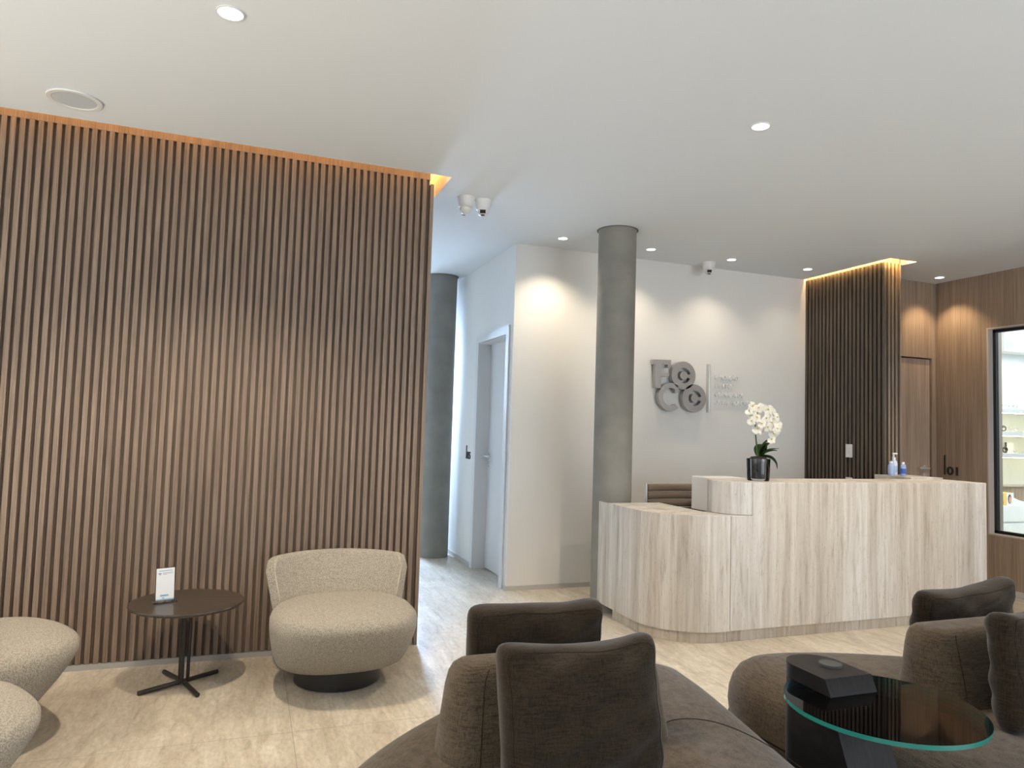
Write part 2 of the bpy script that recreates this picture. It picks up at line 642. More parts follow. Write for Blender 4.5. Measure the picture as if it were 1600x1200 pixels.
# ceiling in cells, with the two light slots left open
holes = [(-4.3, 1.12, 4.245, 4.68), (5.117, 5.42, 4.548, 5.565)]
xs = sorted({-4.3, 9.4, 1.12, 5.117, 5.42})
ys = sorted({-2.7, 10.7, 4.245, 4.68, 4.548, 5.565})
cb = B()
for xa, xb in zip(xs, xs[1:]):
    for ya, yb in zip(ys, ys[1:]):
        cx, cy = (xa + xb) / 2, (ya + yb) / 2
        if any(h[0] < cx < h[1] and h[2] < cy < h[3] for h in holes):
            continue
        cb.box(xa, xb, ya, yb, CEIL, CEIL + 0.22)
cb.box(-4.3, 9.4, -2.7, 10.7, CEIL + 0.22, CEIL + 0.30)
struct(cb.build('ceiling', M['ceiling']))

# slatted wall on the left
SW = 4.345
w = struct(B().box(-4.2, 1.008, SW + 0.02, 4.60, 0.0, CEIL + 0.20).build('wall_left', M['slat_back']))
sb = B()
k0 = int((-4.15 + 1.267) / 0.0417)
k = k0
while True:
    x1 = -1.267 + 0.0417 * k
    if x1 > 0.99:
        break
    sb.box(x1 - 0.0245, x1, SW, SW + 0.021, 0.032, CEIL - 0.004)
    k += 1
sb.box(1.010, 1.031, SW - 0.004, 4.60, 0.0, CEIL - 0.03)
sl = sb.build('slats', M['slat'], w)
B().box(-4.2, 1.008, SW + 0.004, SW + 0.0195, CEIL - 0.002, CEIL + 0.20).build('top_plank', M['plank'], w)
struct(B().box(-4.2, 1.005, SW + 0.002, SW + 0.019, 0.0, 0.030).build('baseboard_left', M['skirting']))

# LED strips hidden in the two slots
o = B().box(-4.1, 1.09, 4.262, 4.276, CEIL + 0.13, CEIL + 0.14).build('led_strip', M['led'], origin=(0, 4.27, CEIL + 0.13))
tag(o, 'warm glowing light strip hidden in the ceiling slot above the wide slatted wall', 'light')
o = B().box(5.1175, 5.1235, 4.56, 5.55, CEIL + 0.022, CEIL + 0.034).box(5.128, 5.40, 4.5485, 4.557, CEIL + 0.022, CEIL + 0.034).build('led_strip', M['led_fin'], origin=(5.13, 4.6, CEIL + 0.14))
tag(o, 'warm glowing light strip in the ceiling slot around the narrow slatted pier', 'light')
o = B().box(1.045, 1.10, 4.40, 4.66, CEIL + 0.19, CEIL + 0.20).build('led_strip', M['led'], origin=(1.07, 4.5, CEIL + 0.19))
tag(o, 'short glowing light strip at the right end of the wide slatted wall', 'light')

# white walls
LW = 5.565
struct(B().box(2.05, 5.30, LW, LW + 0.14, 0, CEIL).build('wall_back', M['paint']))
struct(B().box(2.052, 5.15, LW - 0.008, LW, 0, 0.038).build('baseboard_back', M['wall_skirting']))
cw = B()
cw.box(2.05, 2.25, LW + 0.14, 5.71, 0, CEIL).box(2.05, 2.25, 6.49, 9.2, 0, CEIL).box(2.05, 2.25, 5.71, 6.49, 2.14, CEIL)
struct(cw.build('wall_corridor_right', M['paint']))
struct(B().box(2.042, 2.05, 6.56, 9.1, 0, 0.038).box(2.042, 2.05, LW, 5.62, 0, 0.038).build('baseboard_corridor', M['wall_skirting']))
struct(B().box(0.35, 0.45, 4.60, 9.2, 0, CEIL).build('wall_corridor_left', M['paint']))
we = B()
we.box(0.35, 2.25, 9.1, 9.2, 2.75, CEIL).box(0.35, 0.9, 9.1, 9.2, 0, 2.75).box(1.9, 2.25, 9.1, 9.2, 0, 2.75)
struct(we.build('wall_corridor_end', M['paint']))

# door 05
d = struct(B().box(2.165, 2.205, 5.72, 6.482, 0.012, 2.13).build('door_1', M['door_white'], bevel=0.002, origin=(2.165, 6.1, 0)))
cs = B()
cs.box(2.035, 2.055, 6.482, 6.555, 0, 2.215).box(2.035, 2.055, 5.64, 5.715, 0, 2.215).box(2.035, 2.055, 5.715, 6.482, 2.14, 2.215)
cs.box(2.055, 2.17, 6.481, 6.491, 0, 2.13).box(2.055, 2.17, 5.707, 5.717, 0, 2.13).box(2.055, 2.17, 5.707, 6.491, 2.13, 2.142)
cs.build('door_frame', M['door_white'], d)
h = B()
h.lathe([(0.026, 0), (0.026, 0.008), (0.010, 0.010), (0.010, 0.05)], (2.165, 6.43, 1.06), 20, axis='x')
h.tube([(2.115, 6.435, 1.06), (2.113, 6.42, 1.06), (2.113, 6.31, 1.06)], 0.010)
hh = h.build('door_handle', M['chrome'], d, smooth=40)
B().lathe([(0.024, 0), (0.024, 0.008), (0.008, 0.009), (0.008, 0.014)], (2.165, 6.43, 0.985), 20, axis='x').build('keyhole_plate', M['chrome'], d, smooth=40)
B().box(2.13, 2.165, 6.4815, 6.4825, 1.02, 1.12).build('strike_plate', M['steel'], d)
sg = thing('room_number_sign', (2.047, 6.72, 1.03), 'black bar and number 05 on the white corridor wall', 'sign')
B().box(2.043, 2.05, 6.795, 6.808, 1.02, 1.15).build('bar', M['sign_black'], sg)
text_mesh('digits', '05', M['sign_black'], 0.095, 0.006, (2.046, 6.785, 1.022), (PI / 2, 0, -PI / 2), sg, width=0.12, bold=0.003)

# slatted pier on the right
PX, PY, PE = 5.135, 4.628, 5.327
f = struct(B().box(PX + 0.022, PE - 0.012, PY + 0.022, LW, 0, CEIL + 0.2).build('wall_pier', M['black_back']))
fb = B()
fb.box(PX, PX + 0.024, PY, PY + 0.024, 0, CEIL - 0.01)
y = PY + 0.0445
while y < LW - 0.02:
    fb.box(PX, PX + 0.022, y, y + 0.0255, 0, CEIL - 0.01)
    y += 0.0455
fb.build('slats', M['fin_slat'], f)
fb = B()
x = PX + 0.0445
while x < PE - 0.02:
    fb.box(x, x + 0.023, PY, PY + 0.0215, 0, CEIL - 0.01)
    x += 0.0425
fb.build('lit_front_slats', M['slat'], f)  # same wood as the side slats, lighter tone paints daylight on the front
B().box(PX + 0.018, PE, PY + 0.018, LW, CEIL - 0.008, CEIL + 0.2).build('top_plank', M['plank'], f)
B().box(PE - 0.0115, PE, PY + 0.0, LW, 0, CEIL - 0.009).build('side_panel', M['veneer'], f)

sp = thing('light_switch', (5.145, 5.017, 1.17), 'white rectangular light switch on the slatted pier above the counter', 'switch')
B().box(5.126, 5.135, 4.972, 5.045, 1.165, 1.285).build('plate', M['white_plastic'], sp, bevel=0.002)
B().box(5.122, 5.126, 4.995, 5.013, 1.205, 1.245).build('rocker', M['white_plastic'], sp, bevel=0.001)
sp = thing('wall_socket', (5.145, 5.017, 0.87), 'white wall socket low on the slatted pier, mostly behind the counter', 'socket')
B().box(5.126, 5.135, 4.972, 5.045, 0.86, 0.985).build('plate', M['white_plastic'], sp, bevel=0.002)
B().lathe([(0.02, 0), (0.02, 0.002)], (5.126, 5.008, 0.92), 20, axis='x').build('socket_face', M['grey_plastic'], sp)

# wall with door 01
DW = 5.12
wb_ = B()
wb_.box(5.327, 5.45, DW, DW + 0.12, 0, CEIL).box(6.30, 6.353, DW, DW + 0.12, 0, CEIL).box(5.45, 6.30, DW, DW + 0.12, 2.15, CEIL)
struct(wb_.build('wall_back_right', M['veneer']))
struct(B().box(5.44, 6.31, DW + 0.085, DW + 0.11, 0, 2.2).build('door_gap_shade', M['black_back']))  # black sheet behind the leaf, stands in for shade in the door gaps
d = struct(B().box(5.456, 6.294, DW + 0.022, DW + 0.06, 0.006, 2.138).build('door_2', M['door_veneer'], origin=(5.9, DW + 0.03, 0)))
h = B()
h.lathe([(0.026, 0), (0.026, 0.008), (0.010, 0.010), (0.010, 0.05)], (6.225, DW + 0.022, 1.07), 20, axis='y')
h.tube([(6.23, DW - 0.026, 1.07), (6.21, DW - 0.028, 1.07), (6.10, DW - 0.028, 1.07)], 0.010)
h.build('door_handle', M['chrome'], d, smooth=40)
B().lathe([(0.025, 0), (0.025, 0.008), (0.008, 0.009), (0.008, 0.014)], (6.225, DW + 0.022, 1.0), 20, axis='y').build('keyhole_plate', M['chrome'], d, smooth=40)

# right wall with the window
RW = 6.353
wr = B()
Y0, Y1, Z0, Z1 = 1.6, 4.60, 0.507, 2.392
wr.box(RW, 6.53, Y1, 5.24, 0, CEIL).box(RW, 6.53, -2.7, Y0, 0, CEIL).box(RW, 6.53, Y0, Y1, Z1, CEIL).box(RW, 6.53, Y0, Y1, 0, Z0)
struct(wr.build('wall_right', M['veneer']))
struct(B().box(RW - 0.006, RW, -2.6, DW, 0, 0.05).build('baseboard_right', M['wall_skirting']))
struct(B().box(RW - 0.0015, RW, DW - 0.004, DW, 2.15, CEIL).build('trim_2', M['steel']))
wd = B()
t = 0.012
wd.box(RW - 0.002, 6.532, Y1 - t, Y1 + 0.001, Z0, Z1).box(RW - 0.002, 6.532, Y0, Y0 + t, Z0, Z1).box(RW - 0.002, 6.532, Y0 + t, Y1 - t, Z1 - t, Z1).box(RW - 0.002, 6.532, Y0 + t, Y1 - t, Z0, Z0 + t)
win = struct(wd.build('window_1', M['reveal']))
fr = B()
fr.box(6.415, 6.45, Y1 - t - 0.028, Y1 - t, Z0 + t, Z1 - t).box(6.415, 6.45, Y0 + t, Y0 + t + 0.028, Z0 + t, Z1 - t)
fr.box(6.415, 6.45, Y0 + t, Y1 - t, Z1 - t - 0.028, Z1 - t).box(6.415, 6.45, Y0 + t, Y1 - t, Z0 + t, Z0 + t + 0.028)
fr.build('window_frame', M['frame_black'], win)
B().box(6.43, 6.436, Y0 + t + 0.028, Y1 - t - 0.028, Z0 + t + 0.028, Z1 - t - 0.028).build('pane', M['pane'], win)

sg = thing('room_number_sign', (6.349, 4.98, 1.02), 'black bar and number 01 on the wood wall beside the window', 'sign')
B().box(6.346, RW, 5.019, 5.033, 1.015, 1.205).build('bar', M['sign_black'], sg)
text_mesh('digits', '01', M['sign_black'], 0.108, 0.006, (6.349, 5.004, 1.018), (PI / 2, 0, -PI / 2), sg, width=0.115, bold=0.003)

# outer walls behind and beside the camera, with the glazed fronts
wf = B()
wf.box(-4.3, 6.53, -2.7, -2.6, 2.62, CEIL).box(-4.3, -3.4, -2.7, -2.6, 0, 2.62).box(5.4, 6.53, -2.7, -2.6, 0, 2.62)
struct(wf.build('wall_front', M['paint']))
mf = B()
for xx in (-3.4, -1.2, 1.0, 3.2, 5.36):
    mf.box(xx, xx + 0.06, -2.68, -2.62, 0, 2.62)
mf.box(-3.4, 5.4, -2.68, -2.62, 2.56, 2.62).box(-3.4, 5.4, -2.68, -2.62, 0, 0.06)
struct(mf.build('window_2', M['frame_black']))
ws = B()
ws.box(-4.3, -4.2, -2.7, -2.1, 0, CEIL).box(-4.3, -4.2, 2.9, 4.6, 0, CEIL).box(-4.3, -4.2, -2.1, 2.9, 2.62, CEIL)
struct(ws.build('wall_side_left', M['paint']))
mf = B()
for yy in (-2.1, -0.45, 1.2, 2.84):
    mf.box(-4.28, -4.22, yy, yy + 0.06, 0, 2.62)
mf.box(-4.28, -4.22, -2.1, 2.9, 2.56, 2.62).box(-4.28, -4.22, -2.1, 2.9, 0, 0.06)
struct(mf.build('window_3', M['frame_black']))
# optical shop shell
struct(B().box(6.53, 9.3, 5.90, 6.0, 0, CEIL).build('wall_shop_back', M['shop_white']))
struct(B().box(9.2, 9.3, -0.1, 5.90, 0, CEIL).build('wall_shop_right', M['shop_white']))
struct(B().box(6.53, 9.3, -0.2, -0.1, 0, CEIL).build('wall_shop_front', M['shop_white']))
struct(B().box(6.53, 6.545, 4.62, 5.90, 0, CEIL).build('wall_shop_left', M['shop_white']))


# ---------------------------------------------------------------- columns
def column(x, y, r, label):
    c = thing('concrete_column', (x, y, 0), label, 'column')
    B().lathe([(r, 0), (r, CEIL - 0.001)], (x, y, 0), 64).build('shaft', M['concrete'], c, smooth=40)
    b = B()
    b.prism(sector(x, y, r + 0.001, r + 0.014, 0, 2 * PI, 64), CEIL - 0.003, CEIL - 0.0005)
    b.build('ceiling_gap_ring', M['gap_ring'], c)  # flat dark ring paints the shade of the ceiling gap around the shaft


column(2.627, 4.85, 0.147, 'round grey concrete column touching the left end of the stone desk')
column(1.835, 7.2, 0.16, 'round grey concrete column half hidden behind the wide slatted wall')


# ---------------------------------------------------------------- downlights
def spot(name, loc, power, size, blend, color, r=0.018):
    d_ = bpy.data.lights.new(name, 'SPOT')
    d_.energy = power
    d_.spot_size = math.radians(size)
    d_.spot_blend = blend
    d_.color = color
    d_.shadow_soft_size = r
    o_ = bpy.data.objects.new(name, d_)
    o_.location = loc
    COL.objects.link(o_)
    return o_


WARM = (1.0, 0.85, 0.66)


def downlight(x, y, r, label, power, size, blend, group, color=WARM):
    t_ = thing('downlight', (x, y, CEIL - 0.006), label, 'ceiling light', group)
    B().prism(sector(x, y, r - 0.006, r, 0, 2 * PI, 40), CEIL - 0.006, CEIL - 0.0005).build('trim_ring', M['white_plastic'], t_, smooth=30)
    B().lathe([(r - 0.006, CEIL - 0.003), (r - 0.006, CEIL - 0.001)], (x, y, 0), 40).build('lens', M['lens_on'], t_)
    s_ = spot('downlight_lamp', (x, y, CEIL - 0.02), power, size, blend, color)
    s_.parent = t_
    s_.location = (0, 0, -0.02)


ROW1 = 'downlights of the seating area'
ROW2 = 'downlights along the logo wall'
downlight(-0.143, 2.858, 0.052, 'round downlight in the ceiling high above the small side table', 175, 125, 0.6, ROW1)
downlight(2.343, 2.855, 0.048, 'round downlight alone in the middle of the white ceiling', 115, 125, 0.6, ROW1)
downlight(-2.63, 2.855, 0.052, 'round downlight above the armchairs, beyond the left picture edge', 140, 125, 0.6, ROW1)
downlight(4.83, 2.855, 0.052, 'round downlight beyond the right picture edge above the waiting area', 150, 125, 0.6, ROW1)
downlight(2.333, 5.235, 0.044, 'round downlight left of the concrete column near the wall corner', 46, 119, 1.0, ROW2)
downlight(3.149, 5.215, 0.044, 'round downlight just right of the concrete column at the ceiling', 27, 119, 1.0, ROW2)
downlight(3.968, 5.203, 0.044, 'round downlight beside the single dome camera above the logo', 22, 119, 1.0, ROW2)
downlight(4.81, 5.187, 0.044, 'round downlight close to the glowing slatted pier', 9, 119, 1.0, ROW2)
downlight(6.12, 4.888, 0.044, 'round downlight in the corner above the wood door numbered 01', 31, 98, 0.6, 'downlights by the wood door', (1.0, 0.72, 0.42))

# ceiling speaker
s = thing('ceiling_speaker', (-0.886, 3.98, CEIL - 0.01), 'round white loudspeaker set in the ceiling above the slatted wall', 'speaker')
B().prism(sector(-0.886, 3.98, 0.098, 0.122, 0, 2 * PI, 56), CEIL - 0.010, CEIL - 0.0005).build('rim', M['white_plastic'], s, smooth=30, bevel=0.003)
B().lathe([(0.098, CEIL - 0.006), (0.098, CEIL - 0.001)], (-0.886, 3.98, 0), 56).build('grille', M['speaker_grille'], s)


# dome cameras
def camera_dome(x, y, face, tilt, label, r=0.055):
    """face: plan direction the ball looks to"""
    t_ = thing('security_camera', (x, y, CEIL), label, 'camera', 'white dome cameras on the ceiling', rz=face)
    B().lathe([(r * 1.10, 0), (r * 1.10, -0.008), (r * 1.04, -0.016), (r * 0.96, -0.045), (r * 0.84, -0.066), (r * 0.70, -0.070)], n=40).build('housing', M['white_plastic'], t_, smooth=50, local=True)
    bl = B()
    bmesh.ops.create_uvsphere(bl.bm, u_segments=32, v_segments=18, radius=r * 0.72)
    bl.rot(Matrix.Translation((0.014, 0, -0.076)))
    ball = bl.build('eyeball', M['white_plastic'], t_, smooth=60, local=True)
    d_ = Vector((math.cos(tilt), 0, -math.sin(tilt)))
    R_ = Matrix.Translation(Vector((0.014, 0, -0.076)) + d_ * r * 0.69) @ Matrix.Rotation(tilt, 4, 'Y')
    B().box(-0.002, 0.006, -0.019, 0.019, -0.005, 0.019).rot(R_).build('lens_window', M['black_plastic'], ball, local=True, bevel=0.001)
    B().box(-0.007, 0.002, -0.012, 0.012, -0.023, -0.015).rot(R_).build('sensor_window', M['black_plastic'], ball, local=True)


camera_dome(1.315, 4.585, math.radians(95), 0.5, 'left one of two white dome cameras, turned towards the corridor')
camera_dome(1.443, 4.602, math.radians(-108), 0.55, 'right one of two white dome cameras beside the slatted wall')
camera_dome(3.869, 5.40, math.radians(-118), 0.5, 'single white dome camera at the ceiling above the logo')

# ---------------------------------------------------------------- reception desk
DX0, DY0 = 2.487, 3.872
desk = thing('reception_desk', (3.9, 4.0, 0), 'long travertine reception desk with a low rounded end and a raised counter', 'desk')


def desk_outline(inset=0.0, yend=4.66, tail=True):
    x0, y0 = DX0 + inset, DY0 + inset
    rx, ry = 0.43 - inset, 0.40 - inset
    pts = []
    if tail:
        pts += [(x0 + 0.006, 4.785), (x0, 4.785)]
    else:
        pts += [(x0, yend)]
    n = 18
    for k in range(n + 1):
        a = PI + PI / 2 * k / n
        pts.append((x0 + rx + rx * math.cos(a), y0 + ry + ry * math.sin(a)))
    pts += [(2.973, y0), (2.973, 4.10), (2.925, 4.10), (2.925, yend)]
    if tail:
        pts += [(x0 + 0.006, yend)]
    return pts


B().prism(desk_outline(), 0.075, 0.814).build('low_counter', M['trav'], desk, smooth=30)
fb = B()
fb.prism_y([(2.978, 0.075), (5.33, 0.075), (5.33, 1.03), (3.144, 1.03), (3.144, 0.8145), (2.978, 0.8145)], DY0, 4.10)
fb.box(3.144, 5.33, 4.10, 4.232, 0.95, 1.03)
fb.build('tall_counter', M['trav'], desk, bevel=0.003)
eb = B()
pts = [(3.140, 3.872), (3.140, 4.232)]
for k in range(1, 24):
    a = PI / 2 + PI * k / 24
    pts.append((3.140 + 0.18 * math.cos(a), 4.052 + 0.18 * math.sin(a)))
eb.prism(pts, 0.8175, 1.03).build('rounded_end', M['trav'], desk, smooth=30)
B().box(4.98, 5.33, 4.232, 4.590, 0, 1.022).build('counter_wing', M['trav'], desk, bevel=0.002)
B().box(4.98, 5.33, 4.235, 4.590, 1.022, 1.042).build('wing_ledge', M['trav'], desk, bevel=0.002)
pl = B()
pl.prism(desk_outline(0.03, 4.60, False), 0.0, 0.0745)
pl.build('low_plinth', M['trav_low'], desk, smooth=30)
B().box(2.976, 5.31, DY0 + 0.03, 4.05, 0, 0.0745).build('tall_plinth', M['trav_low'], desk)
B().box(2.93, 4.98, 4.10, 4.72, 0.715, 0.745).build('work_surface', M['trav_low'], desk, bevel=0.002)

# chair behind the desk
oc = thing('office_chair', (3.23, 5.0, 0), 'taupe ribbed office chair behind the low end of the desk', 'chair')
rb = B()
prof = []
for i in range(6):
    z0 = 0.56 + i * 0.062
    rb.loft([[(2.97 + 0.52 * u, yy + 0.06 * (2 * u - 1) ** 2 * -1 + 0.06, z) for (u, yy, z) in ring] for ring in
             [[(s_, 4.90 + 0.016 * math.cos(a), z0 + 0.031 + 0.030 * math.sin(a)) for a in [2 * PI * q / 14 for q in range(14)]] for s_ in (0, 0.125, 0.25, 0.375, 0.5, 0.625, 0.75, 0.875, 1)]])
rb.build('backrest', M['leather'], oc, smooth=50)
for xx in (2.962, 3.498):
    B().tube([(xx, 4.905, 0.935), (xx, 4.905, 0.75), (xx, 4.895, 0.52), (xx, 4.93, 0.47), (xx, 5.40, 0.45)], 0.011).build('side_rail', M['chrome'], oc, smooth=40)
B().prism(rrect(2.97, 3.49, 4.92, 5.40, 0.06), 0.44, 0.49).build('seat', M['leather'], oc, smooth=40, bevel=0.01)
B().lathe([(0.03, 0.10), (0.03, 0.44)], (3.23, 5.14, 0), 20).build('gas_column', M['chrome'], oc, smooth=40)
for i in range(5):
    a = 2 * PI * i / 5 + 0.3
    ex, ey = 3.23 + 0.28 * math.cos(a), 5.14 + 0.28 * math.sin(a)
    lg = B().tube([(3.23, 5.14, 0.11), (ex, ey, 0.075)], [0.02, 0.013]).build('base_leg', M['chrome'], oc, smooth=40)
    B().lathe([(0.02, 0.0), (0.025, 0.012), (0.025, 0.038), (0.02, 0.055)], (ex, ey, 0), 16).build('caster', M['black_plastic'], lg, smooth=40)

# white device standing on the work surface behind the raised counter
pr = thing('printer', (3.4, 4.5, 0.746), 'white boxy printer behind the rounded end of the raised counter', 'printer')
B().box(3.245, 3.60, 4.46, 4.71, 0.76, 1.012).build('body', M['white_plastic'], pr, bevel=0.006)
B().box(3.262, 3.59, 4.44, 4.459, 0.772, 1.0).build('front_panel', M['white_plastic'], pr, bevel=0.003)
B().box(3.31, 3.58, 4.405, 4.439, 0.765, 0.775).build('paper_tray', M['white_plastic'], pr)
for xx in (3.26, 3.56):
    B().box(xx, xx + 0.02, 4.47, 4.70, 0.745, 0.76).build('foot', M['black_plastic'], pr)
B().lathe([(0.006, 0), (0.006, 0.002)], (3.285, 4.44, 0.79), 12, axis='y').build('button', M['black_plastic'], pr)

# ---------------------------------------------------------------- orchid on the counter
OX, OY, OZ = 3.318, 4.03, 1.031
orc = thing('potted_orchid', (OX, OY, OZ), 'white orchid in a glass pot on the raised stone counter', 'plant')
B().lathe([(0.070, 0.0), (0.074, 0.008), (0.079, 0.15), (0.076, 0.15), (0.071, 0.012), (0.0, 0.010)], (OX, OY, OZ), 40).build('glass_pot', M['acrylic'], orc, smooth=40)
B().lathe([(0.050, 0.014), (0.056, 0.08), (0.062, 0.148), (0.050, 0.163), (0.0, 0.170)], (OX, OY, OZ), 32).build('bark_soil', M['bark'], orc, smooth=50)
st1 = spline([(OX - 0.005, OY, OZ + 0.15), (OX - 0.020, OY, OZ + 0.26), (OX - 0.035, OY - 0.005, OZ + 0.38), (OX - 0.03, OY - 0.02, OZ + 0.46), (OX - 0.05, OY - 0.04, OZ + 0.51), (OX - 0.10, OY - 0.05, OZ + 0.49)], 6, False)
B().tube(st1, 0.0045, 8).build('flower_stem', M['stem'], orc, smooth=60)
st2 = spline([(OX + 0.002, OY, OZ + 0.15), (OX - 0.012, OY + 0.01, OZ + 0.28), (OX - 0.018, OY + 0.01, OZ + 0.40), (OX + 0.02, OY, OZ + 0.48), (OX + 0.08, OY - 0.02, OZ + 0.47), (OX + 0.12, OY - 0.03, OZ + 0.37)], 6, False)
B().tube(st2, 0.0045, 8).build('flower_stem', M['stem'], orc, smooth=60)


def leaf_mesh(L_, W_, bend, az, tip=0.0):
    b = B()
    rows = []
    n = 12
    for i in range(n + 1):
        t_ = i / n
        ww = W_ * (math.sin(PI * min(1, t_ * 0.93 + 0.07)) ** 0.6) * 0.5
        ang = bend[0] + (bend[1] - bend[0]) * t_
        if i == 0:
            px, pz = 0.0, 0.0
        else:
            px += L_ / n * math.cos(ang)
            pz += L_ / n * math.sin(ang)
        row = []
        for j in range(7):
            s_ = (j - 3) / 3
            row.append((px, s_ * ww, pz + abs(s_) * ww * 0.35))
        rows.append(row)
    vs = [[b.bm.verts.new(p) for p in r] for r in rows]
    for i in range(n):
        for j in range(6):
            b.face([vs[i][j], vs[i + 1][j], vs[i + 1][j + 1], vs[i][j + 1]])
    bmesh.ops.solidify(b.bm, geom=b.bm.faces[:], thickness=0.003)
    b.rot(Matrix.Translation((OX + 0.01, OY, OZ + 0.155)) @ Matrix.Rotation(az, 4, 'Z'))
    return b


for L_, W_, bend, az in ((0.165, 0.115, (0.5, -1.5), -0.55), (0.15, 0.11, (1.6, 0.7), -0.8), (0.14, 0.10, (1.5, 0.4), -0.2), (0.17, 0.05, (0.9, 0.0), -0.15), (0.14, 0.075, (0.9, 0.0), -1.1), (0.12, 0.09, (1.5, 0.5), 0.6)):
    leaf_mesh(L_, W_, bend, az).build('leaf', M['leaf'], orc, smooth=60)


def blossom(c, nrm, s, roll):
    n_ = Vector(nrm).normalized()
    u_ = n_.orthogonal().normalized()
    v_ = n_.cross(u_)
    b = B()

    def petal(ang, ln, wd, cup):
        cu = math.cos(ang + roll)
        su = math.sin(ang + roll)
        d_ = u_ * cu + v_ * su
        e_ = v_ * cu - u_ * su
        rows = []
        for i in range(6):
            t_ = i / 5
            w_ = wd * math.sin(PI * (0.12 + 0.80 * t_)) ** 0.7 * 0.5
            rows.append([Vector(c) + d_ * ln * t_ + e_ * w_ * q + n_ * (cup * t_ * t_ * ln - 0.25 * abs(q) * w_) for q in (-1, -0.5, 0, 0.5, 1)])
        vs = [[b.bm.verts.new(p) for p in r] for r in rows]
        for i in range(5):
            for j in range(4):
                b.face([vs[i][j], vs[i + 1][j], vs[i + 1][j + 1], vs[i][j + 1]])
    for a_ in (0, PI):
        petal(a_, 0.042 * s, 0.055 * s, 0.1)
    for a_ in (PI / 2, PI * 7 / 6 + 0.15, PI * 11 / 6 - 0.15):
        petal(a_, 0.040 * s, 0.030 * s, -0.1)
    bl_ = b.build('blossom', M['petal'], orc, smooth=60)
    lb = B()
    bmesh.ops.create_uvsphere(lb.bm, u_segments=10, v_segments=6, radius=0.007 * s)
    lb.rot(Matrix.Translation(Vector(c) + n_ * 0.006))
    lb.build('lip', M['petal_mid'], bl_, smooth=60)


fl = [(-0.13, 0.475), (-0.10, 0.445), (-0.065, 0.50), (-0.07, 0.43), (-0.03, 0.47), (-0.035, 0.39), (0.0, 0.50), (0.005, 0.43), (0.035, 0.49), (0.045, 0.435), (-0.02, 0.345), (0.07, 0.40),
      (0.085, 0.47), (0.11, 0.44), (0.09, 0.36), (0.115, 0.385), (0.07, 0.33), (0.055, 0.285), (-0.095, 0.51), (-0.055, 0.355), (0.02, 0.37), (-0.11, 0.41)]
for dx, dz in fl:
    blossom((OX + dx, OY - 0.05 + random.uniform(-0.03, 0.03), OZ + dz), (random.uniform(-0.9, 0.4), -1.0, random.uniform(-0.3, 0.5)), random.uniform(0.72, 0.95), random.uniform(-0.4, 0.4))


# ---------------------------------------------------------------- sanitizer bottles on the wing
def bottle(x, y, r, h, body, label, pump=False, cap=True):
    t_ = thing('bottle', (x, y, 1.043), label, 'bottle', 'bottles on the counter wing')
    B().lathe([(r * 0.92, 0), (r, 0.006), (r, h * 0.62), (r * 0.8, h * 0.74), (r * 0.4, h * 0.80), (r * 0.38, h * 0.84)], (x, y, 1.043), 28).build('body', body, t_, smooth=45)
    cp = B()
    cp.lathe([(r * 0.5, h * 0.80), (r * 0.5, h * 0.93), (r * 0.3, h * 0.94)], (x, y, 1.043), 20)
    if pump:
        cp.tube([(x, y, 1.043 + h * 0.93), (x, y, 1.043 + h * 1.13)], 0.005)
        cp.tube([(x - 0.010, y, 1.043 + h * 1.13), (x + 0.035, y, 1.043 + h * 1.12)], 0.007)
    cp.build('pump' if pump else 'cap', M['white_plastic'], t_, smooth=45)
    B().lathe([(r + 0.0008, h * 0.15), (r + 0.0008, h * 0.50)], (x, y, 1.043), 28).build('label_band', M['label_blue'] if r < 0.022 else M['gel'], t_, smooth=45)


bottle(5.012, 4.45, 0.026, 0.125, M['gel'], 'blue gel bottle at the left of three on the counter wing')
bottle(5.085, 4.49, 0.028, 0.160, M['bottle_clear'], 'clear hand sanitizer bottle with a white pump on the counter wing', pump=True)
bottle(5.110, 4.42, 0.021, 0.120, M['gel'], 'slim bottle with a dark blue band, right of the pump bottle')

# ---------------------------------------------------------------- emblem and lettering on the wall
em = thing('wall_emblem', (3.6, 5.52, 1.55), 'brushed metal emblem of letters F and C on the white wall', 'sign')
YA, YB = 5.500, 5.548
b = B()
b.prism_y([(3.393, 1.735), (3.451, 1.735), (3.451, 1.985), (3.393, 1.985)], YA, YB)
b.prism_y([(3.372, 1.946), (3.553, 1.952), (3.553, 1.995), (3.372, 1.989)], YA + 0.0005, YB)
b.prism_y([(3.520, 1.925), (3.553, 1.925), (3.553, 1.953), (3.520, 1.953)], YA + 0.001, YB)
b.prism_y([(3.45, 1.842), (3.535, 1.845), (3.535, 1.878), (3.45, 1.876)], YA + 0.0005, YB)
b.box(3.41, 3.43, YB, LW, 1.80, 1.82)
b.build('letter_f', M['steel'], em, smooth=30)


def disc_c(cx, cz, gx, gz):
    b_ = B()
    b_.prism_y(sector(cx, cz, 0.0785, 0.127, 0, 2 * PI, 72), YA, YB)
    # plate between the outer ring and the groove, groove shaped like a C, open to the right
    b_.prism_y(sector(gx, gz, 0.069, 0.0845, 0, 2 * PI, 60), YA + 0.0004, YB)
    b_.prism_y(circle(gx, gz, 0.040, 40), YA + 0.0006, YB)
    b_.prism_y(sector(gx, gz, 0.036, 0.074, math.radians(-22), math.radians(14), 8), YA + 0.0008, YB)
    b_.box(cx - 0.01, cx + 0.01, YB, LW, cz + 0.09, cz + 0.11)
    return b_


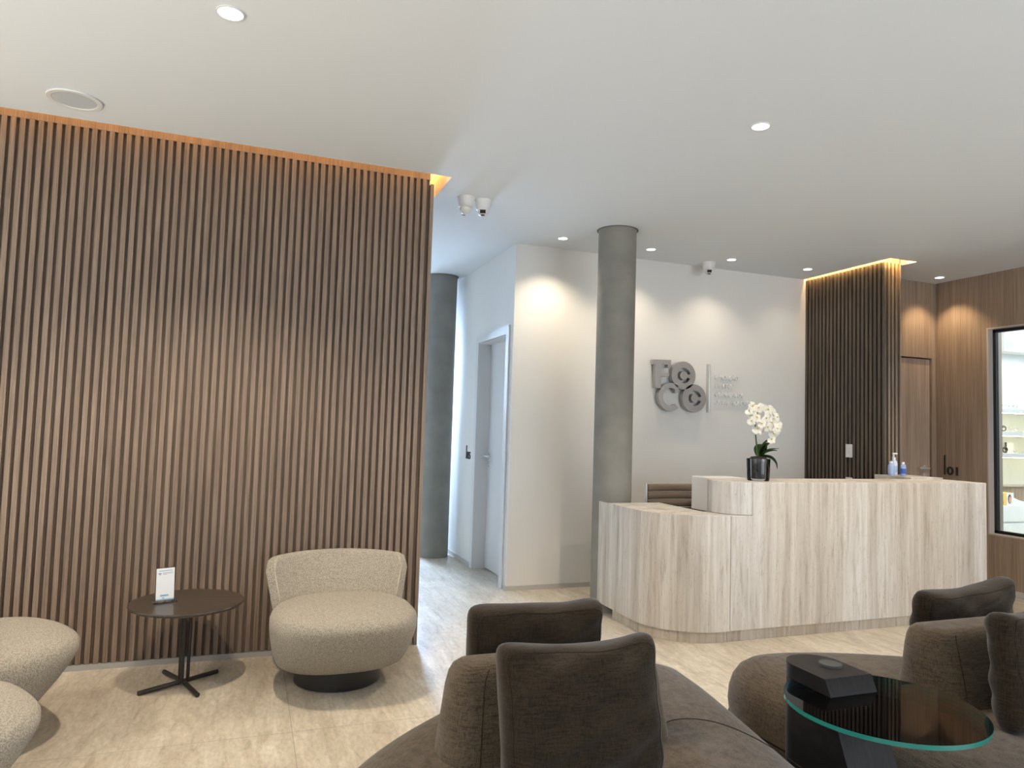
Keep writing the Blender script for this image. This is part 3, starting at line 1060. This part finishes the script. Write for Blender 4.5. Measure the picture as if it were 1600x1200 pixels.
disc_c(3.688, 1.862, 3.692, 1.861).build('letter_c', M['steel'], em, smooth=30)
disc_c(3.806, 1.659, 3.812, 1.659).build('letter_c', M['steel'], em, smooth=30)
b = B()
b.prism_y(sector(3.556, 1.661, 0.081, 0.127, math.radians(52), math.radians(310), 60), YA, YB)
b.prism_y([(3.598, 1.700), (3.634, 1.700), (3.634, 1.765), (3.598, 1.765)], YA + 0.0004, YB)
b.box(3.44, 3.46, YB, LW, 1.65, 1.67)
b.build('letter_c', M['steel'], em, smooth=30)

o = B().box(3.979, 3.993, 5.520, LW, 1.535, 1.985).build('wall_bar', M['mirror'], origin=(3.986, 5.54, 1.535), bevel=0.003)
tag(o, 'thin upright polished bar between the emblem and the clear lettering', 'sign')
tx = thing('wall_lettering', (4.07, 5.53, 1.60), 'four lines of small clear lettering right of the metal emblem', 'sign')
for body, zb, wd_ in (('FUNDAÇÃO', 1.846, 0.262), ('CENTRO', 1.768, 0.212), ('CLÍNICA DE', 1.686, 0.330), ('OFTALMOLOGIA', 1.612, 0.425)):
    text_mesh('text_line', body, M['lettering'], 0.062, 0.012, (4.068, 5.556, zb), (PI / 2, 0, 0), tx, width=wd_)


# ---------------------------------------------------------------- armchairs
def ell(cx, cy, rx, ry, z, n=56, p=2.3):
    out = []
    for i in range(n):
        a = 2 * PI * i / n
        ca, sa = math.cos(a), math.sin(a)
        out.append((cx + rx * math.copysign(abs(ca) ** (2 / p), ca), cy + ry * math.copysign(abs(sa) ** (2 / p), sa), z))
    return out


def make_armchair(loc, rz, label):
    """local frame: front is -y"""
    t_ = thing('armchair', loc, label, 'armchair', 'cream boucle armchairs by the slatted wall', rz)
    b_ = B()
    rings = []
    for cy, rx, ry, z in ((-0.02, 0.10, 0.08, 0.105), (-0.02, 0.255, 0.215, 0.1055), (-0.03, 0.297, 0.250, 0.112), (-0.05, 0.322, 0.282, 0.135), (-0.085, 0.340, 0.312, 0.190),
                          (-0.125, 0.352, 0.335, 0.260), (-0.160, 0.360, 0.348, 0.325), (-0.175, 0.360, 0.352, 0.362), (-0.182, 0.352, 0.346, 0.388), (-0.185, 0.335, 0.330, 0.406), (-0.185, 0.300, 0.295, 0.422), (-0.18, 0.22, 0.22, 0.436), (-0.18, 0.11, 0.11, 0.442), (-0.18, 0.02, 0.02, 0.443)):
        rings.append(ell(0, cy, rx, ry, z, p=2.55))
    b_.loft(rings)
    b_.build('seat', M['boucle'], t_, smooth=60, local=True)
    # wrap-around back shell
    b_ = B()
    n = 33

    def back_pt(u, v, side):
        # u -1..1 around, v 0..1 up; flares outwards towards the top
        hw = 0.315 + 0.052 * v
        ha = math.radians(50)
        R_ = hw / math.sin(ha)
        a = u * ha
        rear = 0.185 + 0.115 * v
        yc = rear - R_
        top = 0.603 - 0.012 * u * u
        z = 0.36 + (top - 0.36) * v
        return ((R_ + side) * math.sin(a), yc + (R_ + side) * math.cos(a), z)
    nv = 8
    prof_rings = []
    for i in range(n):
        u = -1 + 2 * i / (n - 1)
        edge = 1 - max(0, (abs(u) - 0.90) / 0.10) ** 2 * 0.22
        ring = []
        th = 0.032
        for j in range(nv + 1):
            ring.append(back_pt(u, j / nv * edge, -th))
        for q in range(1, 6):
            aa = PI * q / 6
            p0 = back_pt(u, 1 * edge, -th * math.cos(aa))
            ring.append((p0[0], p0[1], p0[2] + 0.020 * math.sin(aa)))
        for j in range(nv, -1, -1):
            ring.append(back_pt(u, j / nv * edge, th))
        prof_rings.append(ring)
    b_.loft(prof_rings)
    bk = b_.build('backrest', M['boucle'], t_, smooth=60, local=True)
    for u in (-1, 1):
        pts = [back_pt(u, j / 12 * 0.80, -0.026) for j in range(3, 13)]
        pts += [(lambda q: (q[0], q[1], q[2] + 0.004))(back_pt(u * (1 - 0.02 * k), 0.80 + 0.018 * k * (4.4 - 0.35 * k), -0.028)) for k in range(1, 5)]
        B().tube(pts, 0.0035, 8).build('piping', M['boucle_pipe'], bk, smooth=60, local=True)
    B().lathe([(0.215, 0.0), (0.222, 0.004), (0.222, 0.1045)], (0, 0, 0), 48).build('swivel_base', M['black_base'], t_, smooth=40, local=True)
    return t_


ch1 = make_armchair((0.505, 3.90, 0), 0.0, 'cream boucle armchair with a low curved back in front of the slatted wall')
ch2 = copy_tree(ch1)
ch2.location = (-1.15, 3.42, 0)
ch2.rotation_euler = (0, 0, math.radians(122))
ch2['label'] = 'cream boucle armchair cut by the left picture edge, beside the small round table'
ch3 = copy_tree(ch1)
ch3.location = (-1.10, 2.60, 0)
ch3.rotation_euler = (0, 0, math.radians(122))
ch3['label'] = 'cream boucle armchair in the lower left corner, only its front edge in view'

# ---------------------------------------------------------------- small round table with sign holder
TX, TY = -0.245, 3.985
tb = thing('side_table', (TX, TY, 0), 'small round dark wood table between two cream armchairs', 'table')
B().lathe([(0.0, 0.390), (0.22, 0.390), (0.262, 0.402), (0.270, 0.412), (0.268, 0.418), (0.0, 0.4185)], (TX, TY, 0), 64).build('tabletop', M['dark_wood'], tb, smooth=35)
for i in range(3):
    a = 2 * PI * i / 3 + 0.35
    px, py = TX + 0.022 * math.cos(a), TY + 0.022 * math.sin(a)
    B().tube([(px, py, 0.025), (px, py, 0.392)], 0.0085, 12).build('post', M['black_metal'], tb, smooth=40)
for (ex, ey) in ((-0.435, 3.895), (-0.09, 4.125), (-0.35, 4.19), (-0.165, 3.80)):
    B().tube([(TX, TY, 0.022), (ex, ey, 0.0115)], 0.0112, 12).build('leg', M['black_metal'], tb, smooth=40)

sh = thing('sign_holder', (-0.35, 3.99, 0.419), 'clear acrylic stand with a white information card on the small round table', 'sign holder')
ang = math.radians(20)
Rm = Matrix.Translation((-0.35, 3.985, 0.4192)) @ Matrix.Rotation(ang, 4, 'Z')
Rt = Rm @ Matrix.Rotation(math.radians(-5), 4, 'X')
B().box(-0.055, 0.055, -0.028, 0.028, 0, 0.003).rot(Rm).build('foot_plate', M['acrylic'], sh)
B().box(-0.044, 0.044, -0.002, 0.002, 0.003, 0.172).rot(Rt).build('acrylic_sheet', M['acrylic'], sh)
cd = B().box(-0.0425, 0.0425, -0.0034, -0.0024, 0.010, 0.166).rot(Rt).build('card', M['paper'], sh)
pb = B()
for x0, x1, z0, z1 in ((-0.030, 0.032, 0.152, 0.155),):
    pb.box(x0, x1, -0.0038, -0.0034, z0, z1)
pb.rot(Rt).build('header_line', M['print_blue'], cd)
B().prism_y([(-0.022, 0.029), (0.016, 0.029), (0.016, 0.037), (-0.022, 0.037)], -0.0038, -0.0034).rot(Rt).build('button_print', M['print_blue'], cd)
for x0, x1, z0, z1 in ((-0.012, 0.034, 0.143, 0.1445), (-0.012, 0.034, 0.139, 0.1405), (-0.012, 0.006, 0.135, 0.1365), (-0.012, -0.003, 0.018, 0.023)):
    B().box(x0, x1, -0.0038, -0.0034, z0, z1).rot(Rt).build('text_print', M['print_grey'], cd)
pb = B()
for r_ in (0.0035, 0.0065, 0.0095):
    pb.prism_y(sector(-0.026, 0.1335, r_ - 0.0009, r_ + 0.0009, math.radians(40), math.radians(140), 10), -0.0038, -0.0034)
pb.prism_y(circle(-0.026, 0.1335, 0.0012, 10), -0.0038, -0.0034)
pb.rot(Rt).build('wireless_symbol', M['print_navy'], cd)
B().box(-0.0425, 0.0425, -0.0036, -0.0034, 0.010, 0.016).rot(Rt).build('footer_band', M['print_blue'], cd)


# ---------------------------------------------------------------- sofas
def offset_outline(pts, d_):
    n = len(pts)
    out = []
    for i in range(n):
        t_ = (pts[(i + 1) % n] - pts[i - 1]).normalized()
        out.append(Vector((pts[i].x - t_.y * d_, pts[i].y + t_.x * d_)))
    return out


def make_seat(ctrl, parent, name='seat'):
    o_ = spline([Vector(p) for p in ctrl], 8)
    o_ = [Vector((p.x, p.y)) for p in o_]
    ar = sum(o_[i].x * o_[(i + 1) % len(o_)].y - o_[(i + 1) % len(o_)].x * o_[i].y for i in range(len(o_)))
    if ar < 0:
        o_.reverse()
    c = sum(o_, Vector((0, 0))) / len(o_)
    rings = []
    for d_, z in ((0.17, 0.0), (0.15, 0.03), (0.10, 0.045), (0.06, 0.075), (0.028, 0.13), (0.008, 0.19), (0.0, 0.25), (0.004, 0.30), (0.018, 0.345), (0.045, 0.385), (0.085, 0.412), (0.14, 0.428), (0.20, 0.436)):
        rings.append([(p.x, p.y, z) for p in offset_outline(o_, d_)])
    last = offset_outline(o_, 0.20)
    for s_, z in ((0.6, 0.440), (0.25, 0.442)):
        rings.append([(c.x + (p.x - c.x) * s_, c.y + (p.y - c.y) * s_, z) for p in last])
    st_ = B().loft(rings).build(name, M['sofa'], parent, smooth=70)
    sm = B()
    q = offset_outline(o_, 0.006)
    sm.tube([(p.x, p.y, 0.195) for p in q], 0.003, 6, closed=True)
    sm.build('seam', M['seam'], st_, smooth=60)
    return st_


def make_back(x0, x1, y0, y1, parent, cr=0.10, lean=0.05):
    rings = []
    H_ = 0.685
    for t_, ix, iy, r_ in ((0.0, 0.0, 0.0, cr), (0.25, 0.006, 0.010, cr), (0.5, 0.014, 0.026, cr * 0.9), (0.72, 0.022, 0.042, cr * 0.72), (0.86, 0.032, 0.056, cr * 0.55), (0.94, 0.044, 0.066, cr * 0.45), (0.985, 0.062, 0.078, cr * 0.36), (1.0, 0.085, 0.095, cr * 0.25)):
        z = 0.437 + (H_ - 0.437) * t_
        sh_ = lean * t_ * 0.3
        rings.append([(x, y, z) for x, y in rrect(x0 + ix, x1 - ix, y0 + iy + sh_, y1 - iy + sh_, r_, 7)])
    o_ = B().loft(rings).build('backrest', M['sofa'], parent, smooth=65)
    for sx in (x0, x1):
        s_ = 1 if sx == x0 else -1
        pts = []
        for t_, ix, iy in ((0.0, 0.0, 0.0), (0.25, 0.006, 0.010), (0.5, 0.014, 0.026), (0.72, 0.022, 0.042), (0.86, 0.032, 0.056), (0.94, 0.044, 0.066)):
            z = 0.437 + (H_ - 0.437) * t_
            pts.append((sx + s_ * (ix + 0.085), y0 + iy + lean * t_ * 0.3 - 0.0002, z))
        B().tube(pts, 0.0012, 6).build('seam', M['seam'], o_, smooth=60)
    return o_


sofaL = thing('sofa', (0.95, 1.85, 0), 'brown pebble-shaped sofa in the foreground with a central backrest', 'sofa', 'brown pebble sofas')
seatL = make_seat([(1.705, 2.35), (1.70, 2.52), (1.59, 2.645), (1.35, 2.69), (1.05, 2.62), (0.72, 2.455), (0.45, 2.25), (0.255, 2.02), (0.14, 1.75), (0.16, 1.45), (0.35, 1.2), (0.7, 1.08), (1.1, 1.08), (1.38, 1.2), (1.53, 1.45), (1.595, 1.75), (1.655, 2.05)], sofaL)
sm = B()
sm.tube([(p.x, p.y, 0.4435) for p in spline([(1.215, 1.93), (1.30, 1.965), (1.38, 1.95), (1.44, 1.88), (1.47, 1.74), (1.46, 1.55)], 8, False)], 0.0014, 6)
sm.build('seam', M['seam'], seatL, smooth=60)
make_back(0.535, 1.245, 1.835, 2.08, sofaL)
sofaR = thing('sofa', (2.6, 1.8, 0), 'brown pebble-shaped sofa beside the glass table at the right', 'sofa', 'brown pebble sofas')
make_seat([(1.885, 2.40), (1.955, 2.55), (2.10, 2.605), (2.32, 2.58), (2.6, 2.48), (2.9, 2.30), (3.2, 2.0), (3.35, 1.6), (3.2, 1.2), (2.9, 1.0), (2.5, 0.95), (2.1, 1.05), (1.90, 1.25), (1.84, 1.5), (1.86, 1.75), (1.90, 2.0), (1.89, 2.2)], sofaR)
make_back(2.225, 2.98, 1.745, 2.02, sofaR, cr=0.125)


def pillow(name_label, w_, h_, t_, loc, rx, ry, rz, seed, mat='cushion'):
    rnd = random.Random(seed)
    ph = [rnd.uniform(0, 6.28) for _ in range(6)]
    a_, b_x = 12.0, 3.0

    def surf(u, v, sgn):
        # u,v in -1..1 over the face; edges meet at y = 0
        m_ = max(abs(u), abs(v))
        if m_ > 1e-6:
            # square to rounded square
            nrm = (abs(u) ** a_ + abs(v) ** a_) ** (1 / a_)
            k_ = m_ / nrm
        else:
            k_ = 1
        # map radial parameter so that rows crowd at the rim
        rr = math.sin(m_ * PI / 2)
        ux, vz = (u / m_ * rr * k_, v / m_ * rr * k_) if m_ > 1e-6 else (0, 0)
        s_ = min(1.0, rr)
        yy = max(0.0, 1 - s_ ** b_x) ** (1 / b_x)
        dome = 1 + 0.22 * (1 - ux * ux) * (1 - vz * vz)
        x, z = ux * w_ / 2, vz * h_ / 2
        wr = 0.006 * math.sin(8 * ux + 5 * vz + ph[0]) + 0.0055 * math.sin(13 * vz - 6 * ux + ph[1]) + 0.005 * math.sin(5 * ux - 9 * vz + ph[2]) * max(0.0, abs(vz))
        y = sgn * (t_ / 2 * yy * dome * 0.86 + wr * yy)
        # soft corners stand up, middle of the top edge sags
        z += (0.016 * abs(ux) ** 3 - 0.010 + 0.010 * math.sin(2.2 * ux + ph[3])) * max(0.0, vz) ** 2
        x *= 1 - 0.018 * (1 - abs(vz) ** 2)
        return (x, y, z)
    N = 26
    b_ = B()
    grid = [[None] * (N + 1) for _ in range(N + 1)]
    gk = [[None] * (N + 1) for _ in range(N + 1)]
    for i in range(N + 1):
        for j in range(N + 1):
            u, v = -1 + 2 * i / N, -1 + 2 * j / N
            grid[i][j] = b_.bm.verts.new(surf(u, v, -1))
            gk[i][j] = grid[i][j] if i in (0, N) or j in (0, N) else b_.bm.verts.new(surf(u, v, 1))
    for i in range(N):
        for j in range(N):
            b_.face([grid[i][j], grid[i + 1][j], grid[i + 1][j + 1], grid[i][j + 1]])
            b_.face([gk[i][j], gk[i][j + 1], gk[i + 1][j + 1], gk[i + 1][j]])
    R_ = Matrix.Rotation(rz, 4, 'Z') @ Matrix.Rotation(rx, 4, 'X') @ Matrix.Rotation(ry, 4, 'Y')
    b_.rot(R_)
    o_ = b_.build('cushion', M[mat], smooth=80)
    o_.location = loc
    BASE[o_.name] = Vector(loc)
    tag(o_, name_label, 'cushion', 'loose square sofa cushions')
    q_ = 0.74
    loop = [surf(-q_ + 2 * q_ * i / N, -q_, -1) for i in range(N)] + [surf(q_, -q_ + 2 * q_ * i / N, -1) for i in range(N)] + [surf(q_ - 2 * q_ * i / N, q_, -1) for i in range(N)] + [surf(-q_, q_ - 2 * q_ * i / N, -1) for i in range(N)]
    sb_ = B().tube(loop, 0.0009, 6, closed=True).rot(R_)
    sb_.build('seam', M['seam'], o_, smooth=60, local=True)
    return o_


pillow('large brown cushion in the foreground, leaning on the near side of the backrest', 0.445, 0.37, 0.17, (0.852, 1.715, 0.612), math.radians(-7), math.radians(-3), math.radians(-3), 3)
pillow('brown cushion behind the foreground sofa backrest, only its top in view', 0.47, 0.37, 0.15, (0.905, 2.165, 0.606), math.radians(7), math.radians(-2), math.radians(2), 11)
pillow('brown cushion cut by the right picture edge, on the sofa by the glass table', 0.47, 0.38, 0.17, (2.50, 1.63, 0.612), math.radians(-7), math.radians(3), math.radians(6), 5)
pillow('brown cushion behind the backrest of the sofa by the glass table', 0.56, 0.34, 0.15, (2.785, 2.13, 0.598), math.radians(9), math.radians(-4), math.radians(3), 8)

# ---------------------------------------------------------------- glass side table
gt = thing('glass_table', (1.72, 1.7, 0), 'oval green-edged glass table with a black wood base between the sofas', 'table')
GZ = 0.58


def dshape(x0, x1, yf, yb):
    cx, r_ = (x0 + x1) / 2, (x1 - x0) / 2
    pts = [(x1, yf)]
    for k in range(17):
        a = PI * k / 16
        pts.append((cx + r_ * math.cos(a), yb - r_ * 0.95 + r_ * 0.95 * math.sin(a)))
    pts.append((x0, yf))
    return pts


BX0, BX1, BYB = 1.622, 1.800, 1.885
rings = []
for z, yf in ((0.0, 1.40), (0.30, 1.535), (GZ - 0.001, 1.650)):
    rings.append([(x, y, z) for x, y in dshape(BX0, BX1, yf, BYB)])
B().loft(rings).build('base', M['block'], gt, smooth=40)
rings = []
for z, yf in ((GZ + 0.013, 1.648), (0.634, 1.668), (0.638, 1.672)):
    rings.append([(x, y, z) for x, y in dshape(BX0, BX1, yf, BYB)])
B().loft(rings).build('top_block', M['block'], gt, smooth=40)
gb = B()
gb.prism(circle(1.735, 1.572, 0.264, 96), GZ, GZ + 0.012, 0, 1)
gb.build('glass_top', [M['glass_table'], M['glass_edge']], gt)
B().lathe([(0.033, 0), (0.034, 0.006), (0.033, 0.008), (0.0, 0.0082)], (1.735, 1.765, 0.6382), 32).build('inlaid_disc', M['dark_gap'], gt, smooth=40)

# ---------------------------------------------------------------- optical shop behind the window
SY = 5.60
su = thing('display_shelf', (8.2, 5.75, 1.2), 'white wall shelving with lit shelves behind the window', 'shelf')
for z in (1.725, 1.465, 1.221):
    s_ = B().box(7.0, 9.19, SY, 5.899, z - 0.045, z).build('shelf_board', M['shelf_grey'], su, bevel=0.002)
    B().box(7.02, 9.17, SY + 0.03, SY + 0.05, z - 0.051, z - 0.0455).build('shelf_light', M['led_shelf'], s_)
cabn = thing('drawer_cabinet', (8.2, 5.75, 0), 'white drawer cabinet below the lit shelves behind the window', 'cabinet')
B().box(7.0, 9.19, SY + 0.02, 5.899, 0.0, 0.632).build('carcass', M['shop_white'], cabn)
B().box(7.02, 9.17, SY, SY + 0.019, 0.06, 0.435).build('drawer_front', M['shop_white'], cabn, bevel=0.002)
B().box(7.02, 9.17, SY, SY + 0.019, 0.455, 0.632).build('drawer_front', M['shop_white'], cabn, bevel=0.002)
B().box(7.0, 9.19, SY + 0.22, 5.899, 0.632, 0.83).build('wood_back_panel', M['veneer'], cabn)
B().box(7.0, 9.19, SY + 0.20, 5.899, 0.83, 0.845).build('wood_ledge', M['reveal'], cabn)


def glasses(x, y, z, s, mat, label, rim=0.004):
    t_ = thing('eyeglasses', (x, y, z), label, 'glasses', 'eyeglasses on the shop shelves')
    b_ = B()
    for sx in (-1, 1):
        b_.tube([(x + sx * 0.034 * s + 0.027 * s * math.cos(a), y, z + 0.024 * s + 0.021 * s * math.sin(a)) for a in [2 * PI * q / 16 for q in range(16)]], rim, 6, closed=True)
    b_.tube([(x - 0.008 * s, y, z + 0.030 * s), (x, y - 0.002, z + 0.034 * s), (x + 0.008 * s, y, z + 0.030 * s)], rim, 6)
    b_.build('front_frame', mat, t_, smooth=60)
    for sx in (-1, 1):
        B().tube([(x + sx * 0.061 * s, y, z + 0.033 * s), (x + sx * 0.064 * s, y + 0.09, z + 0.032 * s), (x + sx * 0.064 * s, y + 0.13, z + 0.012)], rim * 0.7, 6).build('temple', mat, t_, smooth=60)


glasses(8.05, 5.66, 1.731, 1.15, M['clear_frame'], 'pale thin eyeglasses at the left of the top shelf', 0.0025)
glasses(8.24, 5.66, 1.731, 1.15, M['grey_plastic'], 'dark thin eyeglasses at the right of the top shelf', 0.0025)
glasses(8.035, 5.66, 1.471, 1.3, M['frame_black'], 'black eyeglasses at the left of the middle shelf', 0.0055)
glasses(8.24, 5.66, 1.471, 1.15, M['clear_frame'], 'pale eyeglasses at the right of the middle shelf', 0.003)
glasses(8.05, 5.66, 1.228, 1.4, M['frame_black'], 'thick black eyeglasses on the bottom shelf', 0.007)
glasses(8.17, 5.61, 1.226, 0.7, M['clear_frame'], 'pale eyeglasses on the bottom shelf in front of the white box', 0.0025)
bx = thing('display_box', (8.27, 5.75, 1.2215), 'white box with a black spine on the bottom shelf', 'box')
B().box(8.235, 8.38, 5.76, 5.84, 1.2215, 1.345).build('box_body', M['paper'], bx)
B().box(8.235, 8.268, 5.757, 5.7595, 1.2215, 1.345).build('black_band', M['frame_black'], bx)
bx = thing('carton', (7.99, 5.68, 0.632), 'yellow carton with a printed portrait on the white drawer cabinet', 'box')
B().box(7.88, 8.185, 5.63, 5.73, 0.6325, 0.775).build('carton_body', M['yellow_card'], bx)
B().box(8.07, 8.185, 5.628, 5.6295, 0.6325, 0.775).build('white_panel', M['paper'], bx)
B().prism_y([(8.118 + 0.028 * math.cos(a), 0.705 + 0.052 * math.sin(a)) for a in [2 * PI * q / 24 for q in range(24)]], 5.6265, 5.6278).build('hair_print', M['hair_print'], bx)
B().prism_y([(8.122 + 0.021 * math.cos(a), 0.695 + 0.040 * math.sin(a)) for a in [2 * PI * q / 24 for q in range(24)]], 5.625, 5.6263).build('face_print', M['skin_print'], bx)
B().prism_y([(7.90, 0.65), (8.03, 0.655), (8.03, 0.69), (7.90, 0.68)], 5.628, 5.6295).build('orange_patch', M['orange_card'], bx)
o = B().prism_y([(8.195, 0.6325), (8.45, 0.6325), (8.45, 0.66), (8.30, 0.688), (8.195, 0.725)], 5.64, 5.70).build('paper_bag', M['paper'], origin=(8.2, 5.66, 0.6325), bevel=0.008)
tag(o, 'white folded paper bag right of the yellow carton', 'bag')
ac = thing('air_conditioner', (8.5, 5.85, 2.35), 'white wall unit high up behind the window', 'air conditioner')
B().box(8.17, 8.95, 5.70, 5.899, 2.40, 2.68).build('body', M['paint'], ac, bevel=0.01)
B().lathe([(0.055, 0), (0.055, 0.004), (0.045, 0.005)], (8.24, 5.70, 2.47), 28, axis='y').build('round_cover', M['shelf_grey'], ac, smooth=40)
